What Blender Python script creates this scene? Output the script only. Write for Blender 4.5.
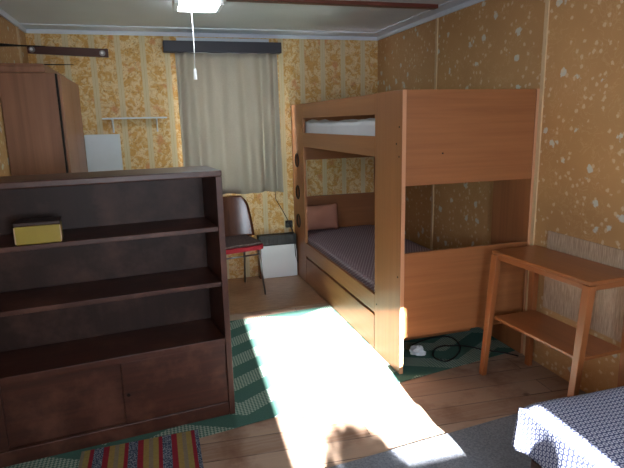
import bpy, bmesh, math, random
from mathutils import Vector, Matrix, noise
random.seed(7)
D = bpy.data
for o in list(D.objects): D.objects.remove(o)
scene = bpy.context.scene
COL = scene.collection

# ------------------------------------------------------------------ camera
F = Vector((0.27317522, 0.93932806, -0.20745626)); R = Vector((0.95861784, -0.28379197, -0.02267044)); U = Vector((0.0801694, 0.19267827, 0.97798157))
cd = D.cameras.new('camera'); cam = D.objects.new('camera', cd); COL.objects.link(cam)
cam.matrix_world = Matrix(((R.x, U.x, -F.x, -1.88457), (R.y, U.y, -F.y, -4.28989), (R.z, U.z, -F.z, 1.29475), (0, 0, 0, 1)))
cd.sensor_width = 36; cd.lens = 530.13 / 624 * 36; cd.clip_start = 0.02
scene.camera = cam

# ------------------------------------------------------------------ light
w = D.worlds.new('sky'); scene.world = w; w.use_nodes = True
bg = w.node_tree.nodes['Background']; bg.inputs[0].default_value = (0.80, 0.89, 1.0, 1); bg.inputs[1].default_value = 32.0
sd = D.lights.new('sun', 'SUN'); sd.energy = 190; sd.angle = 0.012; sd.color = (1, 0.96, 0.95)
sun = D.objects.new('sun', sd); COL.objects.link(sun)
sun.rotation_euler = Vector((0.05, 1, -0.335)).to_track_quat('-Z', 'Y').to_euler()
def portal(name, loc, rot, sx, sy):
    l = D.lights.new(name, 'AREA'); l.shape = 'RECTANGLE'; l.size = sx; l.size_y = sy; l.cycles.is_portal = True
    o = D.objects.new(name, l); COL.objects.link(o); o.location = loc; o.rotation_euler = rot
portal('daylight_portal', (-1.26, -5.28, 1.185), (math.pi/2, 0, 0), .73, .66)
portal('daylight_portal', (-2.71, -4.775, 1.25), (math.pi/2, 0, -math.pi/2), .65, .6)  # portal for the added left opening
vs = scene.view_settings
vs.view_transform = 'Standard'; vs.look = 'None'; vs.gamma = 1; vs.use_curve_mapping = False; vs.exposure = 0.2

# ------------------------------------------------------------------ materials
def lin(c):
    def f(v):
        v /= 255.0
        return v/12.92 if v <= .04045 else ((v+.055)/1.055)**2.4
    return (f(c[0]), f(c[1]), f(c[2]), 1)
class NT:
    def __init__(s, name, rough=.6, spec=.5):
        s.m = D.materials.new(name); s.m.use_nodes = True; s.t = s.m.node_tree
        s.b = s.t.nodes['Principled BSDF']; s.b.inputs['Roughness'].default_value = rough
        s.b.inputs['Specular IOR Level'].default_value = spec
        s.tc = s.n('ShaderNodeTexCoord')
    def n(s, t, **k):
        x = s.t.nodes.new(t)
        for a, v in k.items(): setattr(x, a, v)
        return x
    def l(s, a, b): s.t.links.new(a, b)
    def setin(s, sock, v):
        if hasattr(v, 'links') or isinstance(v, bpy.types.NodeSocket): s.l(v, sock)
        else: sock.default_value = v
    def coord(s, scale=(1, 1, 1), which='Object', rot=(0, 0, 0), loc=(0, 0, 0)):
        m = s.n('ShaderNodeMapping'); m.inputs['Scale'].default_value = scale; m.inputs['Rotation'].default_value = rot
        m.inputs['Location'].default_value = loc
        s.l(s.tc.outputs[which], m.inputs[0]); return m.outputs[0]
    def noise(s, v, sc, det=4, rough=.5, dist=0):
        x = s.n('ShaderNodeTexNoise'); s.l(v, x.inputs['Vector']); x.inputs['Scale'].default_value = sc
        x.inputs['Detail'].default_value = det; x.inputs['Roughness'].default_value = rough; x.inputs['Distortion'].default_value = dist
        return x.outputs['Fac']
    def voro(s, v, sc, feat='F1', rnd=1):
        x = s.n('ShaderNodeTexVoronoi', feature=feat); s.l(v, x.inputs['Vector']); x.inputs['Scale'].default_value = sc
        x.inputs['Randomness'].default_value = rnd; return x
    def math(s, op, a, b=0, c=None):
        x = s.n('ShaderNodeMath', operation=op); s.setin(x.inputs[0], a); s.setin(x.inputs[1], b)
        if c is not None: s.setin(x.inputs[2], c)
        return x.outputs[0]
    def step(s, v, lo, hi, a=0, b=1):
        x = s.n('ShaderNodeMapRange', clamp=True); s.setin(x.inputs[0], v)
        for i, q in enumerate((lo, hi, a, b)): x.inputs[i+1].default_value = q
        return x.outputs[0]
    def mix(s, f, a, b, mode='MIX'):
        x = s.n('ShaderNodeMix', data_type='RGBA', blend_type=mode); s.setin(x.inputs['Factor'], f)
        s.setin(x.inputs['A'], a); s.setin(x.inputs['B'], b); return x.outputs['Result']
    def xyz(s, v):
        x = s.n('ShaderNodeSeparateXYZ'); s.l(v, x.inputs[0]); return x.outputs
    def out(s, col, bump=None, bs=.3, bd=.002):
        s.setin(s.b.inputs['Base Color'], col)
        if bump is not None:
            x = s.n('ShaderNodeBump'); x.inputs['Strength'].default_value = bs; x.inputs['Distance'].default_value = bd
            s.l(bump, x.inputs['Height']); s.l(x.outputs[0], s.b.inputs['Normal'])
        return s.m

def plain(name, c, rough=.6, var=.08, metal=0, spec=.5, sc=14):
    t = NT(name, rough, spec); n = t.noise(t.coord(), sc, 3)
    a = lin(c); dk = tuple(v*(1-var*2) for v in a[:3]) + (1,)
    t.b.inputs['Metallic'].default_value = metal
    return t.out(t.mix(n, dk, a))
def wood(name, c1, c2, axis='z', rough=.4, fine=60, spec=.5, blot=None):
    t = NT(name, rough, spec)
    k = {'x': (.035, 1, 1), 'y': (1, .035, 1), 'z': (1, 1, .035)}[axis]
    v = t.coord(k)
    g = t.noise(v, fine, 5, .6, .6); g2 = t.noise(v, fine/5, 3, .5, 1.5)
    f = t.step(t.math('ADD', t.math('MULTIPLY', g, .5), t.math('MULTIPLY', g2, .5)), .3, .7)
    col = t.mix(f, lin(c1), lin(c2))
    if blot:
        col = t.mix(t.step(t.noise(t.coord(), 5, 5, .65), .48, .72), col, lin(blot))
    return t.out(col, g, .08, .001)
M = {}
for ax in 'xyz':
    M['beech_'+ax] = wood('beech_laminate_'+ax, (125, 77, 44), (151, 98, 59), ax, .42, 45)
    M['dark_'+ax] = wood('stained_dark_wood_'+ax, (42, 21, 15), (76, 40, 28), ax, .4, 40, .5, (94, 60, 47))
    M['table_'+ax] = wood('orange_varnished_wood_'+ax, (126, 74, 41), (154, 94, 54), ax, .3, 40)
M['ward'] = wood('walnut_veneer', (112, 76, 58), (150, 106, 82), 'z', .38, 26)
M['ward_side'] = wood('walnut_veneer_edge', (128, 88, 66), (148, 104, 80), 'z', .45, 26)
M['backboard'] = wood('backboard_wood', (34, 20, 16), (52, 31, 25), 'z', .5, 30, .3, (74, 50, 42))
M['ply'] = wood('brown_plywood', (66, 34, 22), (98, 56, 36), 'z', .22, 30)
M['white_paint'] = plain('white_paint', (206, 214, 222), .5, .05)
M['ceil'] = plain('ceiling_paint', (206, 208, 212), .6, .08, sc=3)
M['trim'] = plain('cornice_paint', (206, 214, 226), .5, .06)
M['black'] = plain('black_plastic', (12, 12, 14), .5, .1)
M['navy'] = plain('pelmet_paint', (44, 44, 56), .55, .1)
M['white_plastic'] = plain('white_plastic', (232, 234, 238), .35, .02)
M['heater_white'] = plain('heater_enamel', (236, 240, 242), .35, .02)
M['chrome'] = plain('dull_chrome', (150, 150, 155), .3, .03, 1)
M['red'] = plain('red_cloth', (160, 20, 40), .8, .1)
M['batten'] = plain('batten_wood', (200, 172, 134), .5, .1, sc=30)
M['hole'] = plain('dark_recess', (18, 12, 10), .9, .1)
M['rail_wood'] = wood('rail_wood', (58, 28, 20), (84, 44, 32), 'x', .4, 30)
M['beam'] = wood('beam_wood', (74, 30, 20), (104, 48, 32), 'x', .4, 30)
M['gold'] = plain('yellow_card', (156, 140, 54), .35, .12)
M['boxtop'] = plain('dark_card', (48, 30, 26), .4, .1)
M['pillow'] = plain('pink_brown_cotton', (184, 128, 108), .85, .08)
M['paper'] = plain('tissue_paper', (225, 232, 238), .8, .03)
M['greyrug'] = None

def sheet_mat():
    t = NT('white_sheet', .85); return t.out(lin((205, 208, 214)), t.noise(t.coord(), 30, 3), .4, .004)
M['sheet'] = sheet_mat()
def curtain_mat():
    t = NT('curtain_cloth', .9, .2); v = t.coord((1, 1, 1)); n = t.noise(v, 220, 2)
    c = t.mix(n, lin((168, 160, 146)), lin((190, 182, 168)))
    m = t.out(c)
    tr = t.n('ShaderNodeBsdfTranslucent'); t.setin(tr.inputs[0], c); mx = t.n('ShaderNodeMixShader'); mx.inputs[0].default_value = .12
    t.l(t.b.outputs[0], mx.inputs[1]); t.l(tr.outputs[0], mx.inputs[2])
    t.l(mx.outputs[0], t.t.nodes['Material Output'].inputs[0]); return m
M['curtain'] = curtain_mat()
def wallpaper_floral():
    t = NT('striped_floral_wallpaper', .75, .3); v = t.coord(); x = t.xyz(v)[0]
    v2 = t.coord((1, 0, 1))
    cream = lin((220, 195, 150)); ochre = lin((202, 156, 90)); brown = lin((150, 104, 58)); pale = lin((212, 198, 164)); pink = lin((206, 146, 100))
    n1 = t.step(t.noise(v2, 17, 3, .6, 1.4), .44, .56)
    base = t.mix(n1, cream, ochre)
    base = t.mix(t.step(t.noise(v2, 9, 2), .6, .7), base, pink)
    e = t.math('ABSOLUTE', t.math('SUBTRACT', t.noise(v2, 24, 2, .5, 2.2), .5))
    base = t.mix(t.step(e, .008, .024, .75, 0), base, brown)
    fr = t.math('FRACT', t.math('ADD', t.math('DIVIDE', t.math('ADD', x, .667), .177), 10.5))
    d = t.math('ABSOLUTE', t.math('SUBTRACT', fr, .5))
    band = t.step(d, .105, .125, 1, 0)
    lines = t.math('SINE', t.math('MULTIPLY', d, 150)); bandc = t.mix(t.step(lines, .2, .8), pale, lin((184, 164, 122)))
    return t.out(t.mix(band, base, bandc))
M['floral'] = wallpaper_floral()
def wallpaper_tan():
    t = NT('tan_flower_wallpaper', .62, .4); v = t.coord((0, 1, 1))
    base = t.mix(t.noise(v, 3, 4), lin((162, 121, 77)), lin((183, 142, 94)))
    sprig = t.math('ABSOLUTE', t.math('SUBTRACT', t.noise(v, 15, 3, .55, 1.2), .5))
    m1 = t.math('MULTIPLY', t.step(sprig, .008, .026, 1, 0), t.step(t.noise(v, 7, 1), .42, .5))
    base = t.mix(t.math('MULTIPLY', m1, .22), base, lin((206, 176, 132)))
    vo = t.voro(v, 11.5, 'F1', 1); dis = t.math('ADD', vo.outputs['Distance'], t.math('MULTIPLY', t.noise(v, 34, 3, .65), .62))
    rnd = t.xyz(vo.outputs['Color'])
    fl = t.math('MULTIPLY', t.step(dis, .50, .56, 1, 0), t.step(rnd[0], .28, .30))
    base = t.mix(t.math('MULTIPLY', fl, .85), base, lin((188, 194, 186)))
    vo2 = t.voro(v, 27, 'F1', 1); dis2 = t.math('ADD', vo2.outputs['Distance'], t.math('MULTIPLY', t.noise(v, 80, 2), .5))
    fl2 = t.math('MULTIPLY', t.step(dis2, .46, .56, 1, 0), t.step(t.xyz(vo2.outputs['Color'])[1], .35, .37))
    base = t.mix(t.math('MULTIPLY', fl2, .6), base, lin((206, 188, 158)))
    return t.out(base)
M['tan'] = wallpaper_tan()
def floor_mat():
    t = NT('worn_floorboards', .6, .35); v = t.coord()
    br = t.n('ShaderNodeTexBrick'); t.l(t.coord(rot=(0, 0, .06)), br.inputs['Vector'])
    br.offset = .37
    for k, q in (('Scale', 1), ('Mortar Size', .0025), ('Brick Width', 2.6), ('Row Height', .125), ('Mortar Smooth', .1), ('Bias', 0)): br.inputs[k].default_value = q
    br.inputs['Color1'].default_value = lin((164, 140, 120)); br.inputs['Color2'].default_value = lin((134, 106, 86)); br.inputs['Mortar'].default_value = lin((34, 24, 20))
    g = t.noise(t.coord((.06, 1, 1)), 55, 5, .6, .8)
    c = t.mix(t.step(g, .35, .7), br.outputs[0], lin((152, 132, 116)))
    c = t.mix(t.step(t.noise(v, 4, 5, .6), .5, .75), c, lin((104, 66, 48)))
    kn = t.voro(t.coord((.6, 1, 1)), 5).outputs['Distance']
    c = t.mix(t.step(kn, .03, .08, .8, 0), c, lin((70, 42, 30)))
    return t.out(c, g, .15, .002)
M['floor'] = floor_mat()
def lino():
    t = NT('patterned_linoleum', .35, .5); v = t.coord((1, 1, 1), rot=(0, 0, .5))
    g = t.noise(t.coord((.25, 1, 1), rot=(0, 0, .7)), 45, 4, .7, .8); h = t.noise(v, 7, 3)
    c = t.mix(t.step(g, .35, .65), lin((120, 90, 66)), lin((160, 126, 96)))
    return t.out(t.mix(t.math('MULTIPLY', h, .5), c, lin((136, 88, 60))))
M['lino'] = lino()
def greenrug():
    t = NT('green_woven_rug', .9, .1); v = t.coord(rot=(0, 0, -.06)); o = t.xyz(v)
    z = t.math('PINGPONG', o[0], .3)
    s = t.math('FRACT', t.math('ADD', t.math('MULTIPLY', t.math('ADD', o[1], t.math('MULTIPLY', z, .55)), 4.2), 20))
    band = t.math('GREATER_THAN', s, .5)
    ch = t.n('ShaderNodeTexChecker'); t.l(t.coord(rot=(0, 0, .785)), ch.inputs[0]); ch.inputs['Scale'].default_value = 95
    ch.inputs[1].default_value = lin((146, 162, 150)); ch.inputs[2].default_value = lin((72, 104, 94))
    nz = t.noise(v, 260, 2)
    sol = t.mix(nz, lin((54, 86, 78)), lin((74, 110, 100)))
    c = t.mix(band, sol, ch.outputs[0])
    edge = t.step(t.math('ABSOLUTE', o[1]), 10, 11)
    return t.out(c, nz, .5, .003)
M['green'] = greenrug()
def stripes():
    t = NT('rag_rug_stripes', .95, .1); v = t.coord(); x = t.xyz(v)[0]
    f = t.math('FRACT', t.math('ADD', t.math('DIVIDE', x, .1325), 10.03))
    r = t.n('ShaderNodeValToRGB'); r.color_ramp.interpolation = 'CONSTANT'; t.l(f, r.inputs[0])
    cs = [(0, (146, 40, 54)), (.1, (158, 138, 80)), (.26, (138, 128, 108)), (.38, (156, 140, 82)), (.54, (146, 40, 54)), (.66, (52, 74, 100)), (.93, (146, 40, 54))]
    el = r.color_ramp.elements
    el[0].position = 0; el[0].color = lin(cs[0][1]); el[1].position = cs[1][0]; el[1].color = lin(cs[1][1])
    for p_, c_ in cs[2:]:
        e = el.new(p_); e.color = lin(c_)
    blue = t.math('MULTIPLY', t.math('GREATER_THAN', f, .66), t.math('LESS_THAN', f, .93))
    ck = t.step(t.noise(v, 190, 2), .5, .56)
    c = t.mix(t.math('MULTIPLY', blue, t.math('MULTIPLY', ck, .7)), r.outputs[0], lin((170, 180, 190)))
    n = t.noise(t.coord((.3, 1, 1)), 260, 2)
    return t.out(t.mix(t.math('MULTIPLY', n, .5), c, lin((50, 40, 40))), n, .8, .004)
M['rag'] = stripes()
def greyrug():
    t = NT('grey_felt_rug', .95, .1); n = t.noise(t.coord(), 130, 4, .7)
    return t.out(t.mix(t.step(n, .3, .7), lin((94, 100, 110)), lin((136, 142, 150))), n, .7, .004)
M['greyrug'] = greyrug()
def ringcloth(name, base, ring, cell, which='UV', k=(.3, .12)):
    t = NT(name, .85, .2); v = t.coord((1/cell, 1/cell, 1), which); o = t.xyz(v)
    row = t.math('FLOOR', o[1])
    xo = t.math('ADD', o[0], t.math('MULTIPLY', row, .5))
    fx = t.math('SUBTRACT', t.math('FRACT', t.math('ADD', xo, 500)), .5); fy = t.math('SUBTRACT', t.math('FRACT', t.math('ADD', o[1], 500)), .5)
    d = t.math('SQRT', t.math('ADD', t.math('MULTIPLY', fx, fx), t.math('MULTIPLY', fy, fy)))
    a = t.step(t.math('ABSOLUTE', t.math('SUBTRACT', d, k[0])), k[1]*.6, k[1]*1.2, 1, 0)
    c = t.mix(a, lin(base), lin(ring))
    return t.out(c, t.noise(t.coord(), 60, 3), .2, .003)
M['bluecloth'] = ringcloth('navy_and_white_ring_cloth', (70, 78, 112), (178, 186, 204), .017)
M['purplecloth'] = ringcloth('dark_purple_dotted_cloth', (122, 102, 110), (178, 164, 170), .02, 'UV', (0.06, .2))
def matm():
    t = NT('straw_mat', .85, .2); n = t.noise(t.coord((0, 1, .05)), 240, 3, .7); h = t.noise(t.coord((0, 1, .6)), 60, 2)
    c = t.mix(t.step(n, .3, .7), lin((140, 114, 92)), lin((216, 192, 164)))
    return t.out(t.mix(t.math('MULTIPLY', h, .35), c, lin((130, 104, 84))), n, .8, .003)
M['mat'] = matm()
def seatcloth():
    t = NT('seat_tweed', .9, .1); n = t.noise(t.coord(), 160, 2)
    return t.out(t.mix(t.step(n, .4, .6), lin((58, 44, 46)), lin((112, 96, 92))), n, .4, .002)
M['seat'] = seatcloth()
def glow():
    m = D.materials.new('lamp_diffuser'); m.use_nodes = True; b = m.node_tree.nodes['Principled BSDF']
    b.inputs['Base Color'].default_value = (.9, .93, 1, 1); b.inputs['Emission Color'].default_value = (.86, .95, 1, 1); b.inputs['Emission Strength'].default_value = 32
    return m
M['glow'] = glow()
def glass():
    m = D.materials.new('window_glass'); m.use_nodes = True; t = m.node_tree; t.nodes.remove(t.nodes['Principled BSDF'])
    a = t.nodes.new('ShaderNodeBsdfTransparent'); g = t.nodes.new('ShaderNodeBsdfGlossy'); g.inputs['Roughness'].default_value = .02
    x = t.nodes.new('ShaderNodeMixShader'); x.inputs[0].default_value = .06
    t.links.new(a.outputs[0], x.inputs[1]); t.links.new(g.outputs[0], x.inputs[2]); t.links.new(x.outputs[0], t.nodes['Material Output'].inputs[0]); return m
M['glass'] = glass()
M['leaf'] = plain('leaf_green', (52, 92, 40), .5, .2)
M['clay'] = plain('clay_pot', (150, 84, 56), .7, .1)

# ------------------------------------------------------------------ helpers
def tag(o, label, cat, group=None, kind=None):
    if label: o['label'] = label
    if cat: o['category'] = cat
    if group: o['group'] = group
    if kind: o['kind'] = kind
    return o
def thing(name, label, cat, loc, rz=0, group=None):
    o = D.objects.new(name, None); o.empty_display_size = .1; COL.objects.link(o); o.location = loc; o.rotation_euler.z = rz
    return tag(o, label, cat, group)
def rootof(o):
    while o.parent: o = o.parent
    return o
class MB:
    def __init__(s): s.b = bmesh.new()
    def face(s, vs_):
        return s.b.faces.new(vs_)
    def box(s, x0, x1, y0, y1, z0, z1):
        v = [s.b.verts.new((x, y, z)) for z in (z0, z1) for y in (y0, y1) for x in (x0, x1)]
        for f in ((0, 2, 3, 1), (4, 5, 7, 6), (0, 1, 5, 4), (2, 6, 7, 3), (0, 4, 6, 2), (1, 3, 7, 5)): s.face([v[i] for i in f])
        return s
    def bar(s, p, q, wx, wy, wx2=None, wy2=None):       # square bar p->q, section in x / y
        wx2 = wx2 or wx; wy2 = wy2 or wy
        a = [s.b.verts.new((p[0]+i*wx/2, p[1]+j*wy/2, p[2])) for i, j in ((-1, -1), (1, -1), (1, 1), (-1, 1))]
        b = [s.b.verts.new((q[0]+i*wx2/2, q[1]+j*wy2/2, q[2])) for i, j in ((-1, -1), (1, -1), (1, 1), (-1, 1))]
        s.face(a); s.face(b[::-1])
        for i in range(4): s.face([a[i], b[i], b[(i+1) % 4], a[(i+1) % 4]])
        return s
    def tube(s, pts, r, n=8, r2=None, closed=False):
        pts = [Vector(p) for p in pts]; rings = []; m = len(pts)
        ref = Vector((0.13, 0.21, 1)).normalized()
        for i, p in enumerate(pts):
            a = pts[(i-1) % m] if (i or closed) else p; c = pts[(i+1) % m] if (i < m-1 or closed) else p
            d = (c-a).normalized(); rf = ref if abs(d.dot(ref)) < .97 else Vector((1, 0, 0))
            x = d.cross(rf).normalized(); y = d.cross(x); rr = r if r2 is None else r+(r2-r)*i/(m-1)
            rings.append([s.b.verts.new(p+(x*math.cos(6.2832*k/n)+y*math.sin(6.2832*k/n))*rr) for k in range(n)])
        for i in range(m if closed else m-1):
            A = rings[i]; B = rings[(i+1) % m]
            for k in range(n): s.face([A[k], A[(k+1) % n], B[(k+1) % n], B[k]])
        if not closed: s.face(rings[0][::-1]); s.face(rings[-1])
        return s
    def lathe(s, prof, c=(0, 0, 0), n=24):
        rings = [[s.b.verts.new((c[0]+r*math.cos(6.2832*k/n), c[1]+r*math.sin(6.2832*k/n), c[2]+z)) for k in range(n)] for r, z in prof]
        for A, B in zip(rings, rings[1:]):
            for k in range(n): s.face([A[k], A[(k+1) % n], B[(k+1) % n], B[k]])
        s.face(rings[0][::-1]); s.face(rings[-1]); return s
    def grid(s, nu, nv, fn, uv=True):
        lay = s.b.loops.layers.uv.verify() if uv else None
        V = [[s.b.verts.new(fn(i/nu, j/nv)[0]) for j in range(nv+1)] for i in range(nu+1)]
        T = [[fn(i/nu, j/nv)[1] for j in range(nv+1)] for i in range(nu+1)]
        for i in range(nu):
            for j in range(nv):
                f = s.face([V[i][j], V[i+1][j], V[i+1][j+1], V[i][j+1]])
                if uv:
                    for lp, (a, b) in zip(f.loops, ((i, j), (i+1, j), (i+1, j+1), (i, j+1))): lp[lay].uv = T[a][b]
        return s
    def build(s, name, mat, parent=None, bevel=0, smooth=False, recenter=True, solid=0, sub=0, local=False):
        b = s.b
        if not solid: bmesh.ops.recalc_face_normals(b, faces=b.faces)
        me = D.meshes.new(name); o = D.objects.new(name, me); COL.objects.link(o)
        if parent is not None:
            o.parent = parent; r = rootof(parent)
            if not local: bmesh.ops.translate(b, verts=b.verts, vec=-r.location)
        elif recenter:
            xs = [v.co for v in b.verts]
            c = Vector(((min(v.x for v in xs)+max(v.x for v in xs))/2, (min(v.y for v in xs)+max(v.y for v in xs))/2, min(v.z for v in xs)))
            bmesh.ops.translate(b, verts=b.verts, vec=-c); o.location = c
        b.to_mesh(me); b.free(); me.materials.append(mat)
        if smooth:
            for p in me.polygons: p.use_smooth = True
        if solid:
            m = o.modifiers.new('thickness', 'SOLIDIFY'); m.thickness = solid; m.offset = 0
        if bevel:
            m = o.modifiers.new('bevel', 'BEVEL'); m.width = bevel; m.segments = 2; m.limit_method = 'ANGLE'
        if sub:
            m = o.modifiers.new('sub', 'SUBSURF'); m.levels = sub; m.render_levels = sub
        return o
def B(*a): return MB().box(*a)
def struct(o): o['kind'] = 'structure'; return o
def wall_with_hole(axis, v0, v1, a0, a1, z0, z1, h):
    """slab between v0..v1 along axis, spanning a0..a1, with opening h=(a,b,zb,zt)"""
    m = MB()
    def bx(a, b, c, d):
        if axis == 'y': m.box(a, b, v0, v1, c, d)
        else: m.box(v0, v1, a, b, c, d)
    bx(a0, h[0], z0, z1); bx(h[1], a1, z0, z1); bx(h[0], h[1], z0, h[2]); bx(h[0], h[1], h[3], z1)
    return m

# ------------------------------------------------------------------ room shell
XL, XR, YB, YN, H, HC = -2.69, 0.0, .07, -5.3, 1.95, 1.985
struct(B(XL-.1, .1, YN-.1, YB+.1, -.1, 0).build('floor', M['floor'], recenter=False))
struct(B(XL-.1, .1, YN-.1, YB+.1, HC, HC+.1).build('ceiling', M['ceil'], recenter=False))
struct(B(XR, XR+.1, YN-.1, YB+.1, 0, HC).build('wall_right', M['tan'], recenter=False))
struct(wall_with_hole('y', YB, YB+.1, XL-.1, XR, 0, HC, (-1.60, -.94, .85, 1.80)).build('wall_back', M['floral'], recenter=False))
LW_ADDED = (-5.1, -4.45, .95, 1.55)  # unseen opening added in the left wall to let in soft sky light
struct(wall_with_hole('x', XL-.1, XL, YN-.1, YB, 0, HC, LW_ADDED).build('wall_left', M['tan'], recenter=False))
RW = (-1.61, -.90, .853, 1.497)
struct(wall_with_hole('y', YN-.1, YN, XL, XR, 0, HC, RW).build('wall_front', M['tan'], recenter=False))
# cornice
struct(B(XL, XR, YB-.012, YB, H, HC).build('trim_1', M['trim'], recenter=False))
struct(B(XR-.012, XR, YN, YB-.012, H, HC).build('trim_2', M['trim'], recenter=False))
struct(B(XL, XL+.012, YN, YB-.012, H, HC).build('trim_3', M['trim'], recenter=False))
struct(B(XL+.014, XR-.012, YB-.19, YB-.014, HC-.008, HC).build('trim_4', M['trim'], recenter=False))
struct(B(XR-.11, XR-.014, YN, YB-.19, HC-.008, HC).build('trim_5', M['trim'], recenter=False))
for i, (y, mt) in enumerate(((-.93, 'batten'), (-1.992, 'batten'), (-3.15, 'batten'))):
    struct(B(XR-.008, XR, y-.012, y+.012, 0, H).build('trim_%d' % (6+i), M[mt], recenter=False))
struct(B(XL, XL+.01, -.21, -.17, 0, H).build('trim_9', M['batten'], recenter=False))
# windows; the left one is unseen, added for soft sky light
def window(n, axis, v, a0, a1, z0, z1, mid):
    m = MB(); t = .035
    def bx(mm, a, b, c, d, v0, v1):
        if axis == 'y': mm.box(a, b, v0, v1, c, d)
        else: mm.box(v0, v1, a, b, c, d)
    for a, b, c, d in ((a0, a0+t, z0, z1), (a1-t, a1, z0, z1), (a0+t, a1-t, z0, z0+t), (a0+t, a1-t, z1-t, z1)): bx(m, a, b, c, d, v-.02, v+.02)
    if mid: bx(m, (a0+a1)/2-.015, (a0+a1)/2+.015, z0+t, z1-t, v-.018, v+.018)
    o = struct(m.build('window_%d' % n, M['white_paint'], recenter=False))
    g = MB(); bx(g, a0+t, a1-t, z0+t, z1-t, v-.002, v+.002); g.build('pane', M['glass'], o, local=True)
window(1, 'y', YB+.05, -1.60, -.94, .85, 1.80, True)
window(2, 'x', XL-.05, LW_ADDED[0], LW_ADDED[1], LW_ADDED[2], LW_ADDED[3], True)
window(3, 'y', YN-.05, RW[0]-.03, RW[1]+.03, RW[2]-.03, RW[3]+.03, False)
struct(B(-1.655, -.94, YB-.012, YB, 1.905, 1.942).build('trim_10', M['white_paint'], recenter=False))

# ------------------------------------------------------------------ floor coverings
tag(B(-2.66, -.775, -.79, YB-.006, .0005, .0030).build('linoleum_sheet', M['lino']), 'brown patterned linoleum strip along the back wall beneath the chair', 'floor covering')
def skew(m, x0, y0a, y0b, x1, y1a, y1b, z0, z1):
    b = m.b; v = [b.verts.new(p) for p in ((x0, y0a, z0), (x1, y1a, z0), (x1, y1b, z0), (x0, y0b, z0), (x0, y0a, z1), (x1, y1a, z1), (x1, y1b, z1), (x0, y0b, z1))]
    for f in ((3, 2, 1, 0), (4, 5, 6, 7), (0, 1, 5, 4), (1, 2, 6, 5), (2, 3, 7, 6), (3, 0, 4, 7)): m.face([v[i] for i in f])
    return m
tag(skew(MB(), -2.60, -2.36, -1.02, -.02, -1.93, -.80, .0034, .0058).build('woven_rug', M['green']), 'large green woven rug with pale hatched bands between bookcase and bunk bed', 'rug')
tag(skew(MB(), -2.262, -3.1, -2.185, -1.80, -3.1, -2.172, .0062, .0125).build('striped_rug', M['rag']), 'narrow red, yellow and blue striped rag rug in front of the bookcase', 'rug')
tag(skew(MB(), -1.72, -4.2, -2.625, -.42, -4.2, -2.487, .0005, .0055).build('felt_rug', M['greyrug']), 'plain grey rug on floorboards beside the blue covered bed', 'rug')

# ------------------------------------------------------------------ bunk bed
yn, yf, W, HB, T = -1.979, .064, .7684, 1.43, .02
bed = thing('bunk_bed', 'tall beech laminate bunk bed with slab sides, round step holes and drawer front', 'bunk bed', (-W/2, (yn+yf)/2, 0))
xl0, xl1 = -W, -W+T; xr0, xr1 = -.0285, -.0085
B(xl0, xl1, yn, yn+.318, .0062, HB).build('side_panel', M['beech_z'], bed, .002)
B(xr0, xr1, yn, yn+.318, .0062, HB).build('side_panel', M['beech_z'], bed, .002)
B(xr0, xr1, yf-.32, yf, .0062, HB).build('side_panel', M['beech_z'], bed, .002)
M['edge'] = wood('pale_edge_banding', (176, 126, 92), (192, 142, 106), 'z', .45, 30)
for xa in (xl0, xr0): B(xa, xa+.02, yn-.0016, yn-.0002, .0065, HB).build('edge_band', M['edge'], bed)['label'] = 'pale edge strip'
# far left panel with round step holes
def holed(x0, x1, y0, y1, z0, z1, yc, zs, r, n=24):
    m = MB(); b = m.b; cuts = [z0]
    for z in zs: cuts += [z-r*1.3, z+r*1.3]
    cuts.append(z1)
    vmap = {}
    def V(x, y, z):
        k = (round(x, 5), round(y, 5), round(z, 5))
        if k not in vmap: vmap[k] = b.verts.new((x, y, z))
        return vmap[k]
    for i in range(len(cuts)-1):
        a, c = cuts[i], cuts[i+1]
        if i % 2 == 0:
            for x in (x0, x1): m.face([V(x, y0, a), V(x, y1, a), V(x, y1, c), V(x, y0, c)])
        else:
            zc = (a+c)/2; hz = (c-a)/2
            outer, inner = [], []
            for k in range(n):
                t = 6.28318*(k+.5)/n; cy, sz = math.cos(t), math.sin(t)
                hy = (y1-yc) if cy > 0 else (yc-y0); s_ = min(hy/abs(cy) if abs(cy) > 1e-6 else 9, hz/abs(sz) if abs(sz) > 1e-6 else 9)
                outer.append((yc+cy*s_, zc+sz*s_)); inner.append((yc+cy*r, zc+sz*r))
            for x in (x0, x1):
                for k in range(n):
                    q = (k+1) % n; A, C = outer[k], outer[q]; I, J = inner[k], inner[q]
                    pts = [V(x, *I), V(x, *A)]
                    # add the corner if edge changes side
                    if abs(A[0]-C[0]) > 1e-5 and abs(A[1]-C[1]) > 1e-5:
                        cy_ = A[0] if abs(A[0]-y0) < 1e-5 or abs(A[0]-y1) < 1e-5 else C[0]
                        cz_ = A[1] if abs(A[1]-a) < 1e-5 or abs(A[1]-c) < 1e-5 else C[1]
                        pts.append(V(x, cy_, cz_))
                    pts += [V(x, *C), V(x, *J)]
                    m.face(pts)
            for k in range(n):
                q = (k+1) % n; m.face([V(x0, *inner[k]), V(x1, *inner[k]), V(x1, *inner[q]), V(x0, *inner[q])])
        for y in (y0, y1): m.face([V(x0, y, a), V(x1, y, a), V(x1, y, c), V(x0, y, c)])
    m.face([V(x0, y0, z0), V(x1, y0, z0), V(x1, y1, z0), V(x0, y1, z0)]); m.face([V(x0, y0, z1), V(x1, y0, z1), V(x1, y1, z1), V(x0, y1, z1)])
    return m
far = holed(xl0, xl1, yf-.34, yf, .0062, HB, -.085, (.49, .728, .99), .056).build('side_panel', M['beech_z'], bed)
far['label'] = 'upright side panel with three round step holes'
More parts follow.
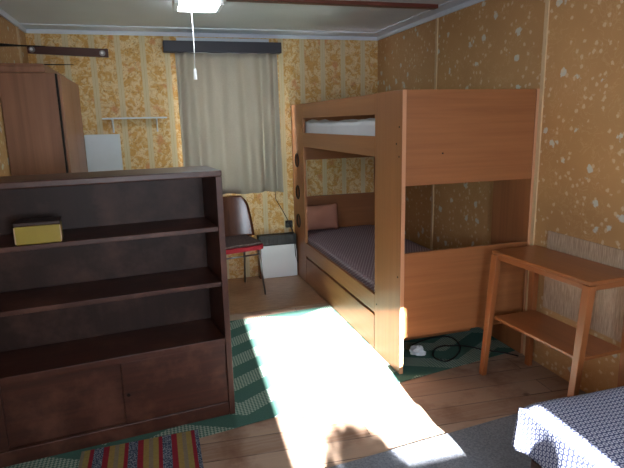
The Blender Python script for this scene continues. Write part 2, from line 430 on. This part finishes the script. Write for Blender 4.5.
for z in (.49, .728, .99):      # black rims of the step holes
    MB().tube([(xl0-.001, -.085+.053*math.cos(6.2832*k/28), z+.053*math.sin(6.2832*k/28)) for k in range(28)], .006, 6, closed=True).build('hole_rim', M['black'], bed, smooth=True)
    MB().tube([(xl1+.0005, -.085, z), (xl1+.006, -.085, z)], .058, 28).build('hole_disc', M['black'], bed)  # flat black disc behind each step hole
ix0, ix1 = xl1+.0005, xr0-.0005
for y in (yn+.002, yf-.022):
    B(ix0, ix1, y, y+.02, .98, HB).build('end_panel', M['beech_x'], bed, .0015)
    B(ix0, ix1, y, y+.02, .20, .645 if y < -1 else .668).build('end_panel', M['beech_x'], bed, .0015)
ya, yb = yn+.3185, yf-.3405
for x0, x1 in ((xl0, xl1),):
    B(x0, x1, ya, yb, 1.323, HB-.002).build('guard_rail', M['beech_y'], bed, .0015)
    B(x0, x1, ya, yb, 1.105, 1.211).build('side_rail', M['beech_y'], bed, .0015)
    B(x0, x1, ya, yb, .232, .338).build('side_rail', M['beech_y'], bed, .0015)
B(xr0, xr1, ya, yb+.02, 1.105, 1.211).build('side_rail', M['beech_y'], bed, .0015)
B(xr0, xr1, ya, yb+.02, .232, .338).build('side_rail', M['beech_y'], bed, .0015)
dr = B(xl0+.001, xl1-.002, ya+.003, yb-.003, .012, .213).build('drawer', M['beech_y'], bed, .0015)
B(xl1-.001, -.12, ya+.03, ya+.042, .02, .19).box(xl1-.001, -.12, yb-.042, yb-.03, .02, .19).box(-.13, -.12, ya+.042, yb-.042, .02, .19).box(xl1-.001, -.12, ya+.042, yb-.042, .02, .03).build('drawer_box', M['beech_y'], dr)
B(ix0, ix1, yn+.023, yf-.023, 1.11, 1.128).build('bunk_base', M['beech_y'], bed)
B(ix0, ix1, yn+.023, yf-.023, .24, .256).build('bunk_base', M['beech_y'], bed)
for y, z in ((yn+.03, 1.26), (yn+.03, 1.12), (yn+.03, .52), (yn+.06, 1.18), (yn+.29, .29)):
    b = MB(); b.tube([(xl0-.001, y, z), (xl0+.003, y, z)], .005, 10); b.build('screw_cap', M['hole'], bed)
b = MB(); b.tube([(-.55, yn+.0035, 1.13), (-.55, yn-.0005, 1.13)], .004, 10); b.build('screw_cap', M['hole'], bed)

# mattresses with covers
def mattress(x0, x1, y0, y1, z0, z1, mat, amp=.006, r=.035, nx=40, ny=90):
    m = MB()
    wx, wy, hz = x1-x0, y1-y0, z1-z0
    def prof(t, w_):            # run down the side, across, down the other side; returns coordinate, drop, arc
        tot = w_+2*hz; s_ = t*tot
        if s_ < hz: return 0., hz-s_, s_
        if s_ > tot-hz: return w_, s_-(tot-hz), s_
        return s_-hz, 0., s_
    def fn(u, v):
        a, d1, ua = prof(u, wx); c, d2, va = prof(v, wy); d = max(d1, d2)
        e = min(a, wx-a, .06)/.06; g = min(c, wy-c, .06)/.06
        z = z1 - d - (1-math.sqrt(max(0, 1-(1-e)**2)))*r*.7*(d1 == 0) - (1-math.sqrt(max(0, 1-(1-g)**2)))*r*.7*(d2 == 0)
        z = max(z0, z)
        nz = noise.noise(Vector((a*5, c*5, z1*9)))*amp + noise.noise(Vector((a*14, c*14, z1*7)))*amp*.4
        return (x0+a+((abs(nz)*.5+.006)*(1 if a < wx/2 else -1) if d1 else 0), y0+c, z+(nz if d == 0 else 0)), (ua, va)
    m.grid(nx, ny, fn)
    bmesh.ops.holes_fill(m.b, edges=[e for e in m.b.edges if e.is_boundary], sides=0)
    return m
tag(mattress(ix0+.004, ix1-.004, yn+.03, yf-.035, .2575, .385, M['purplecloth'], .005).build('mattress', M['purplecloth'], smooth=True), 'mattress under dark purple dotted cover on the lower bunk', 'mattress')
tag(mattress(ix0+.004, ix1-.004, yn+.034, yf-.04, 1.1315, 1.288, M['sheet'], .034).build('mattress', M['sheet'], smooth=True), 'mattress under rumpled white sheet on the upper bunk', 'mattress')
bed.rotation_euler.z = .007
for o_ in D.objects:
    if o_.name.startswith('mattress') and not o_.parent: o_.rotation_euler.z = .007
# pillow leaning on the far end panel
def pillow(c, w_, h_, d_, tilt):
    m = MB(); nu = 22
    for side in (1, -1):
        def fn(u, v):
            x, z = u*2-1, v*2-1
            b_ = max(0, (1-abs(x)**3.2)*(1-abs(z)**3.2))**.5
            k = 1-.06*(1-b_)*(1 if abs(x) < .8 else .2)
            return (x*w_/2*k, side*b_*d_/2+noise.noise(Vector((x*2, z*2, side)))*.006*b_, z*h_/2*k), (u, v)
        m.grid(nu, nu, fn)
    bmesh.ops.remove_doubles(m.b, verts=m.b.verts, dist=.0004)
    bmesh.ops.rotate(m.b, verts=m.b.verts, matrix=Matrix.Rotation(tilt, 3, 'X'), cent=(0, 0, 0)); bmesh.ops.translate(m.b, verts=m.b.verts, vec=c)
    return m
tag(pillow(Vector((-.565, -.046, .497)), .30, .22, .07, -.18).build('pillow', M['pillow'], smooth=True), 'small pinkish brown pillow leaning at the far end of the lower bunk', 'pillow')

# ------------------------------------------------------------------ bookcase (local frame: +x right, front at y=0, back +y)
bc = thing('bookcase', 'low dark stained open bookcase with three shelves and cupboard doors below', 'bookcase', (-1.6255, -2.0894, 0.008), .1155)
Wb, Db, Hb = 1.24, .29, 1.10
def P(m, name, mat, bev=.002): return m.build(name, M[mat], bc, bev, local=True)
P(B(-.026, 0, 0, Db, .0, Hb-.026), 'side_panel', 'dark_z'); P(B(-Wb, -Wb+.026, 0, Db, .0, Hb-.026), 'side_panel', 'dark_z')
P(B(-Wb, 0, -.004, Db, Hb-.0255, Hb), 'top', 'dark_x', .004)
P(B(-Wb+.0265, -.0265, Db-.008, Db-.002, .07, Hb-.0265), 'back_panel', 'backboard', 0)
for z in (.606, .846): P(B(-Wb+.0265, -.0265, .003, Db-.009, z, z+.019), 'shelf', 'dark_x')
P(B(-Wb+.0265, -.0265, .001, Db-.009, .338, .368), 'shelf', 'dark_x')
P(B(-Wb+.0265, -.0265, .004, .022, 0, .062), 'plinth', 'dark_x'); P(B(-Wb+.0265, -.0265, .023, Db-.009, .05, .062), 'bottom_shelf', 'dark_x', 0)
for x0, x1, y in ((-.462, -.027, .008), (-.905, -.452, .024), (-Wb+.027, -.895, .008)):
    d = P(B(x0, x1, y, y+.013, .0635, .3365), 'door', 'dark_x', .0015)
    if x0 == -.462:
        k = MB(); k.tube([(-.443, .004, .193), (-.443, .009, .193)], .007, 14); k.build('door_pull', M['hole'], d, local=True)
# paint stain blot
# yellow box on the shelf
bxz = .846+.019+.0085
t0 = thing('small_box', 'small yellow box with dark lid on the top shelf of the bookcase', 'box', Vector((-1.6255, -2.0894, 0))+Vector((-.697*math.cos(.1155)-.062*math.sin(.1155), -.697*math.sin(.1155)+.062*math.cos(.1155), bxz)), .085)
B(-.076, .076, -.05, .05, 0, .068).build('box_body', M['gold'], t0, .003, local=True)
B(-.078, .078, -.052, .052, .0682, .082).build('box_lid', M['boxtop'], t0, .003, local=True)
for x in (-.0765, .0765): B(x-.002, x+.002, -.053, -.0505, .004, .066).build('box_edge', M['batten'], t0, local=True)

# ------------------------------------------------------------------ side table
TA = .062
st = thing('side_table', 'two tier orange brown wooden side table against the right wall', 'table', (-.1655, -2.378, 0), TA)
hx, hy, zt = .136, .296, .652
def S(m, name, ax='y', bev=.003): return m.build(name, M['table_'+ax], st, bev, local=True)
S(B(-hx, hx, -hy, hy, zt-.018, zt), 'tabletop', 'y', .006)
S(B(-hx+.012, -hx+.028, -hy+.035, hy-.035, zt-.044, zt-.0185), 'apron', 'y'); S(B(hx-.028, hx-.012, -hy+.035, hy-.035, zt-.044, zt-.0185), 'apron', 'y')
S(B(-hx+.03, hx-.03, -hy+.01, -hy+.026, zt-.044, zt-.0185), 'apron', 'x'); S(B(-hx+.03, hx-.03, hy-.026, hy-.01, zt-.044, zt-.0185), 'apron', 'x')
S(B(-hx+.012, hx-.012, -hy+.03, hy-.03, .298, .314), 'shelf', 'y')
for sx in (-1, 1):
    for sy in (-1, 1):
        spl = .048 if sx < 0 else 0
        S(MB().bar((sx*(hx-.014)-spl, sy*(hy-.018), 0), (sx*(hx-.016), sy*(hy-.018), zt-.0186), .026, .030, .034, .040), 'leg', 'z')

# ------------------------------------------------------------------ straw mat, on the wall
m = MB(); m.box(-.008, -.001, -3.05, -2.108, .325, .728)
tag(m.build('straw_mat', M['mat']), 'rectangular pale straw mat hung on the right wall behind the side table', 'mat')

# ------------------------------------------------------------------ blue covered bed
b2 = thing('single_bed', 'low single bed under a navy and white ring patterned cover beside the table', 'bed', (-.43, -3.9, 0))
x0, x1, y0, y1 = -.835, -.02, -4.85, -3.0
B(x0+.03, x1-.01, y0+.03, y1-.03, .13, .22).build('bed_frame', M['dark_y'], b2, .004)
for x in (x0+.07, x1-.07):
    for y in (y0+.08, y1-.10): B(x-.02, x+.02, y-.02, y+.02, .0075, .1295).build('leg', M['dark_z'], b2, .002)
B(x0+.025, x1-.008, y0+.02, y1-.025, .2205, .372).build('mattress', M['sheet'], b2, .02)
m = MB(); hz = .145
def cover(u, v):
    wx, wy = x1-x0, y1-y0; tx = wx+hz; s_ = u*tx
    if s_ < hz: a, d1 = 0, hz-s_
    else: a, d1 = s_-hz, 0
    ty = wy+hz; q = v*ty
    if q > wy: c, d2 = wy, q-wy
    else: c, d2 = q, 0
    d = max(d1, d2) if not (d1 and d2) else max(d1, d2)
    e = min(a, .07)/.07; g = min(wy-c, .07)/.07
    rr = .03
    z = .402 - d
    if d1 == 0: z -= (1-math.sqrt(max(0, 1-(1-e)**2)))*rr*.6
    if d2 == 0: z -= (1-math.sqrt(max(0, 1-(1-g)**2)))*rr*.6
    nz = noise.noise(Vector((a*4, c*4, 3)))*.012
    z += nz if d == 0 else nz*.3
    fl = d/hz
    xx = x0+a; yy = y0+c
    if d1: xx += -.012*fl + .012*math.sin(c*26)*fl*.6 + noise.noise(Vector((c*8, d*4, 0)))*.012*fl
    if d2: yy += .010*fl + .008*math.sin(a*24)*fl
    return (xx, yy, z), (s_, q)
m.grid(60, 120, cover)
m.build('bed_cover', M['bluecloth'], b2, smooth=True, solid=.004)

# ------------------------------------------------------------------ wardrobe
wd = thing('wardrobe', 'tall walnut veneer wardrobe in the left corner behind the bookcase', 'wardrobe', (-2.53, -.45, 0))
wx0, wx1, wy0, wy1, wz = -2.684, -2.385, -.86, -.02, 1.60
wx1 = -2.372
B(wx0, wx1-.022, wy0, wy0+.02, 0.004, wz).build('side_panel', M['ward'], wd, .002)
B(wx0, wx1-.022, wy1-.02, wy1, 0.004, wz).build('side_panel', M['ward'], wd, .002)
B(wx0, wx0+.01, wy0+.0205, wy1-.0205, .05, wz-.01).build('back_panel', M['ward_side'], wd)
for za, zb in ((.05, .068), (wz-.018, wz)): B(wx0+.0105, wx1-.024, wy0+.0205, wy1-.0205, za, zb).build('carcass_panel', M['ward_side'], wd)
B(wx0, wx1-.066, wy0-.012, wy1, wz+.0005, wz+.036).build('cornice', M['ward'], wd, .004)
B(wx0, wx1-.076, wy0-.004, wy1, wz+.0365, wz+.050).build('top', M['ward'], wd, .002)
ym = (wy0+wy1)/2
B(wx1-.0215, wx1-.014, wy0+.004, wy1-.004, .06, wz-.004).build('door_gap_shade', M['hole'], wd)  # near-black sheet, paints the shade inside the door gaps
for a, c in ((wy0+.03, ym-.002), (ym+.002, wy1)):
    d = B(wx1-.0135, wx1+.003, a, c, .07, wz-.006).build('door', M['ward_side'], wd, .003)
    yk = c-.03 if a < ym-.1 else a+.03
    MB().tube([(wx1+.003, yk, .85), (wx1+.022, yk, .85)], .009, 12, r2=.012).build('door_knob', M['chrome'], d)
# rod on the wardrobe and spike on the wall
m = MB(); m.tube([(-2.60, -.722, wz+.0575), (-2.45, -.735, wz+.0568), (-2.30, -.746, wz+.0560)], .0065, 8, r2=.002)
tag(m.build('thin_stick', M['hole'], smooth=True), 'thin dark tapering stick lying across the top of the wardrobe', 'stick')
m = MB(); m.tube([(-2.689, -0.688, 1.769), (-2.60, -0.688, 1.767), (-2.45, -0.688, 1.765)], .010, 8, r2=.002)
tag(m.build('wall_peg', M['hole'], smooth=True), 'long dark tapering peg sticking out of the left wall above the wardrobe', 'peg')

# ------------------------------------------------------------------ back wall items
hk = thing('hook_rail', 'dark brown wooden rail with two round metal knobs high on floral wall', 'coat rail', (-2.42, YB, 1.8))
b = MB(); bb = b.b
pts = [(-2.686, 1.812), (-2.149, 1.790), (-2.149, 1.850), (-2.686, 1.866)]
fv = [bb.verts.new((x, YB-.022, z)) for x, z in pts]; bv = [bb.verts.new((x, YB-.001, z)) for x, z in pts]
b.face(fv); b.face(bv[::-1])
for i in range(4): b.face([fv[i], bv[i], bv[(i+1) % 4], fv[(i+1) % 4]])
b.build('rail_board', M['rail_wood'], hk, .002)
for x, z in ((-2.655, 1.838), (-2.19, 1.819)):
    k = MB(); k.tube([(x, YB-.0225, z), (x, YB-.027, z)], .021, 18, r2=.019); kb = k.build('knob', M['chrome'], hk, smooth=False)
    k = MB(); k.tube([(x, YB-.0272, z), (x, YB-.045, z)], .008, 12, r2=.010); k.build('knob_tip', M['white_plastic'], kb)
sh = thing('wall_shelf', 'narrow white wall shelf on two thin brackets beside the curtain', 'shelf', (-2.0, YB, 1.34))
B(-2.232, -1.768, YB-.10, YB-.001, 1.345, 1.356).build('shelf_board', M['white_paint'], sh, .002)
for x in (-2.165, -1.845):
    k = MB(); k.box(x-.006, x+.006, YB-.008, YB-.001, 1.245, 1.3445).box(x-.006, x+.006, YB-.085, YB-.008, 1.338, 1.3445)
    k.tube([(x, YB-.008, 1.258), (x, YB-.075, 1.339)], .004, 6); k.build('bracket', M['white_paint'], sh)
tag(B(-2.372, -2.123, .02, .045, 0.004, 1.236).build('white_board', M['white_paint'], bevel=.002), 'plain white board standing against the floral wall beside the wardrobe', 'board')
# pelmet and curtain
tag(B(-1.757, -.860, -.035, YB-.013, 1.826, 1.906).build('curtain_pelmet', M['navy'], bevel=.004), 'dark navy curtain pelmet board above the window', 'pelmet')
m = MB()
def cur(u, v):
    x = -1.675+u*(.785+.015*v); z = 1.8252-v*1.093
    ph = u*34+1.6*math.sin(u*7)+.6*math.sin(v*2+u*5)
    y = .008+.030*math.sin(ph)*(.55+.45*v)+.003*math.sin(u*61+v*2)
    return (x+.006*math.cos(ph)*v, y, z+.006*math.sin(u*17)*v), (u, v)
m.grid(150, 24, cur)
tag(m.build('window_curtain', M['curtain'], smooth=True, solid=.0015), 'beige pleated curtain drawn over the window', 'curtain')

# heater
ht = thing('wall_heater', 'white panel heater with black grille at foot of the back wall', 'heater', (-.94, -.01, .003))
B(-1.092, -.785, -.035, .045, .003, .282).build('heater_body', M['heater_white'], ht, .004)
m = MB(); m.box(-1.11, -.785, -.03, .045, .2825, .37)
m.build('grille', M['black'], ht, .004)
for k in range(9): B(-1.098+.0365*k, -1.094+.0365*k, -.034, -.0303, .287, .366).build('grille_fin', M['hole'], ht)
B(-1.112, -1.0925, -.03, .045, .003, .282).build('side_board', M['ply'], ht, .002)

# socket, plug and cords
sk = thing('power_socket', 'black wall socket with plug and hanging cords beside the bunk bed', 'socket', (-.83, YB, .43))
m = MB(); m.box(-.855, -.795, YB-.03, YB-.001, .41, .47); m.build('socket_box', M['black'], sk, .006)
m = MB(); m.tube([(-.83, YB-.031, .445), (-.84, YB-.065, .447)], .017, 12, r2=.013).build('plug', M['black'], sk, smooth=False)
m = MB(); m.tube([(-.84, .003, .447), (-.83, -.03, .43), (-.80, -.045, .35), (-.787, -.05, .22), (-.785, -.05, .12), (-.80, -.05, .18), (-.803, -.04, .30), (-.81, .0, .40)], .004, 6).build('cord', M['black'], sk, smooth=True)
m = MB(); m.tube([(-.83, YB-.006, .47), (-.87, YB-.006, .55), (-.93, YB-.006, .66), (-.935, YB-.006, .75)], .003, 6).build('wall_wire', M['hole'], sk, smooth=True)

# ------------------------------------------------------------------ chair
ch = thing('dining_chair', 'brown plywood chair with red edged padded seat and metal legs by heater', 'chair', (-1.365, -.31, .0045), .24)
def C_(m, name, mat, **k): return m.build(name, M[mat], ch, local=True, **k)
def rounded(hx_, hy_, r, n=6):
    out = []
    for cx, cy, a0 in ((hx_-r, hy_-r, 0), (-hx_+r, hy_-r, 90), (-hx_+r, -hy_+r, 180), (hx_-r, -hy_+r, 270)):
        for k in range(n+1):
            a = math.radians(a0+90*k/n); out.append((cx+r*math.cos(a), cy+r*math.sin(a)))
    return out
def slab(pts, z0, z1):
    m = MB(); a = [m.b.verts.new((x, y, z0)) for x, y in pts]; c = [m.b.verts.new((x, y, z1)) for x, y in pts]
    m.face(a[::-1]); m.face(c); n = len(pts)
    for i in range(n): m.face([a[i], a[(i+1) % n], c[(i+1) % n], c[i]])
    return m
C_(slab(rounded(.192, .185, .05), .356, .390), 'seat', 'red', bevel=.004)
C_(slab(rounded(.182, .175, .045), .3905, .412), 'seat_cushion', 'seat', bevel=.010)
m = MB()
def back(u, v):
    z = .40+.325*v; hw = .243-.035*v**1.6
    if v > .75: hw *= math.sqrt(max(.05, 1-((v-.75)/.25)**2*.35))
    s_ = (u*2-1)*hw
    y = .175+.05*v-.9*s_*s_
    return (s_, y, z), (u, v)
m.grid(20, 20, back)
bk = C_(m, 'backrest', 'ply', smooth=True, solid=.010)
for sx in (-1, 1):
    C_(MB().tube([(sx*.15, -.13, .361), (sx*.155, -.15, .30), (sx*.172, -.19, .0)], .0085, 10, r2=.0065), 'leg', 'chrome', smooth=True)
    C_(MB().tube([(sx*.15, .12, .361), (sx*.155, .14, .30), (sx*.17, .20, .0)], .0085, 10, r2=.0065), 'leg', 'chrome', smooth=True)
    C_(MB().tube([(sx*.11, .05, .356), (sx*.11, .195, .352), (sx*.105, .205, .40), (sx*.09, .207, .50)], .007, 8), 'back_bracket', 'chrome', smooth=True)
C_(MB().tube([(-.155, -.15, .315), (.155, -.15, .315)], .006, 8), 'crossbar', 'chrome', smooth=True)
C_(MB().tube([(-.155, .14, .315), (.155, .14, .315)], .006, 8), 'crossbar', 'chrome', smooth=True)

# ------------------------------------------------------------------ ceiling items
lp = thing('ceiling_light', 'lit white rectangular ceiling lamp', 'lamp', (-1.57, -1.1, HC))
B(-1.72, -1.455, -1.21, -.985, HC-.022, HC-.0005).build('lamp_base', M['white_plastic'], lp, .003)
B(-1.72, -1.691, -1.205, -.99, HC-.058, HC-.0225).build('end_cap', M['white_plastic'], lp, .004)
B(-1.478, -1.455, -1.205, -.99, HC-.058, HC-.0225).build('end_cap', M['white_plastic'], lp, .004)
B(-1.6905, -1.4785, -1.207, -.992, HC-.06, HC-.0225).build('diffuser', M['glow'], lp, .006)
pc = MB().tube([(-1.615, -1.0, HC-.061), (-1.613, -1.0, 1.75), (-1.617, -1.0, 1.612)], .0022, 6).build('pull_cord', M['white_plastic'], lp, smooth=True)
MB().tube([(-1.617, -1.0, 1.6115), (-1.617, -1.0, 1.60), (-1.617, -1.0, 1.552)], .0065, 10, r2=.010).build('pull_handle', M['white_plastic'], pc)
m = MB(); m.box(-2.3, -1.71, -1.165, -1.115, HC-.022, HC-.0005).box(-1.43, -.13, -1.165, -1.115, HC-.022, HC-.0005)
struct(m.build('trim_11', M['beam'], recenter=False))

# ------------------------------------------------------------------ small things on the floor
m = MB(); bmesh.ops.create_icosphere(m.b, subdivisions=3, radius=.03)
for v in m.b.verts:
    p = v.co.copy(); k = noise.noise(p*48)*.8+noise.cell(p*70)*.2+noise.noise(p*120)*.2
    v.co = p*(1+k)
    v.co.x *= 1.3; v.co.z *= .85
    v.co.z = max(v.co.z, -.022)
bmesh.ops.translate(m.b, verts=m.b.verts, vec=(-.555, -1.80, .029))
tag(m.build('crumpled_tissue', M['paper']), 'crumpled white tissue on green rug under the end of the bunk bed', 'tissue')
cpx = [(-0.538, -1.686), (-0.439, -1.645), (-0.350, -1.629), (-0.272, -1.657), (-0.276, -1.763), (-0.335, -1.859), (-0.435, -1.931), (-0.492, -1.925), (-0.497, -1.857), (-0.435, -1.781), (-0.350, -1.767), (-0.259, -1.799), (-0.184, -1.883), (-0.100, -1.955), (-0.060, -2.010)]
def smooth_path(p, n=6):
    out = []
    for i in range(len(p)-1):
        a, b_, c, d = p[max(i-1, 0)], p[i], p[i+1], p[min(i+2, len(p)-1)]
        for k in range(n):
            t = k/n
            out.append(tuple(.5*((2*b_[j])+(-a[j]+c[j])*t+(2*a[j]-5*b_[j]+4*c[j]-d[j])*t*t+(-a[j]+3*b_[j]-3*c[j]+d[j])*t**3) for j in (0, 1)))
    out.append(p[-1]); return out
sp = smooth_path(cpx); m = MB(); m.tube([(x, y, .012+(.005 if 40 < i < 60 else 0)+.0) for i, (x, y) in enumerate(sp)], .0042, 6)
tag(m.build('loose_cable', M['black'], smooth=True), 'black cable looped on the green rug between bunk bed and side table', 'cable')

# plant on the sill of the window behind the viewpoint, which shades the foot of the sunlit patch
pl = thing('potted_plant', 'bushy potted plant on the sill of the sunny window', 'plant', (-1.34, -5.235, .8525))
struct(B(-1.7, -.83, -5.299, -5.17, .838, .852).build('trim_12', M['white_paint'], recenter=False))
MB().lathe([(.035, .0), (.05, .022), (.053, .026)], (-1.34, -5.235, .8525), 20).build('pot', M['clay'], pl)
m = MB()
for i in range(420):
    a = random.random()*6.283; e = random.random()**.6; r_ = .15*e; c = Vector((-1.34+r_*math.cos(a)*1.0, -5.235+r_*math.sin(a)*.3, .868+.095*random.random()*(1.12-e**4)))
    d1 = Vector((random.uniform(-1, 1), random.uniform(-.6, .6), random.uniform(-.5, 1))).normalized()*.026; d2 = d1.cross(Vector((random.random(), random.random(), 1))).normalized()*.012
    m.face([m.b.verts.new(q) for q in (c-d1, c+d2, c+d1, c-d2)])
m.build('foliage', M['leaf'], pl, solid=.001)
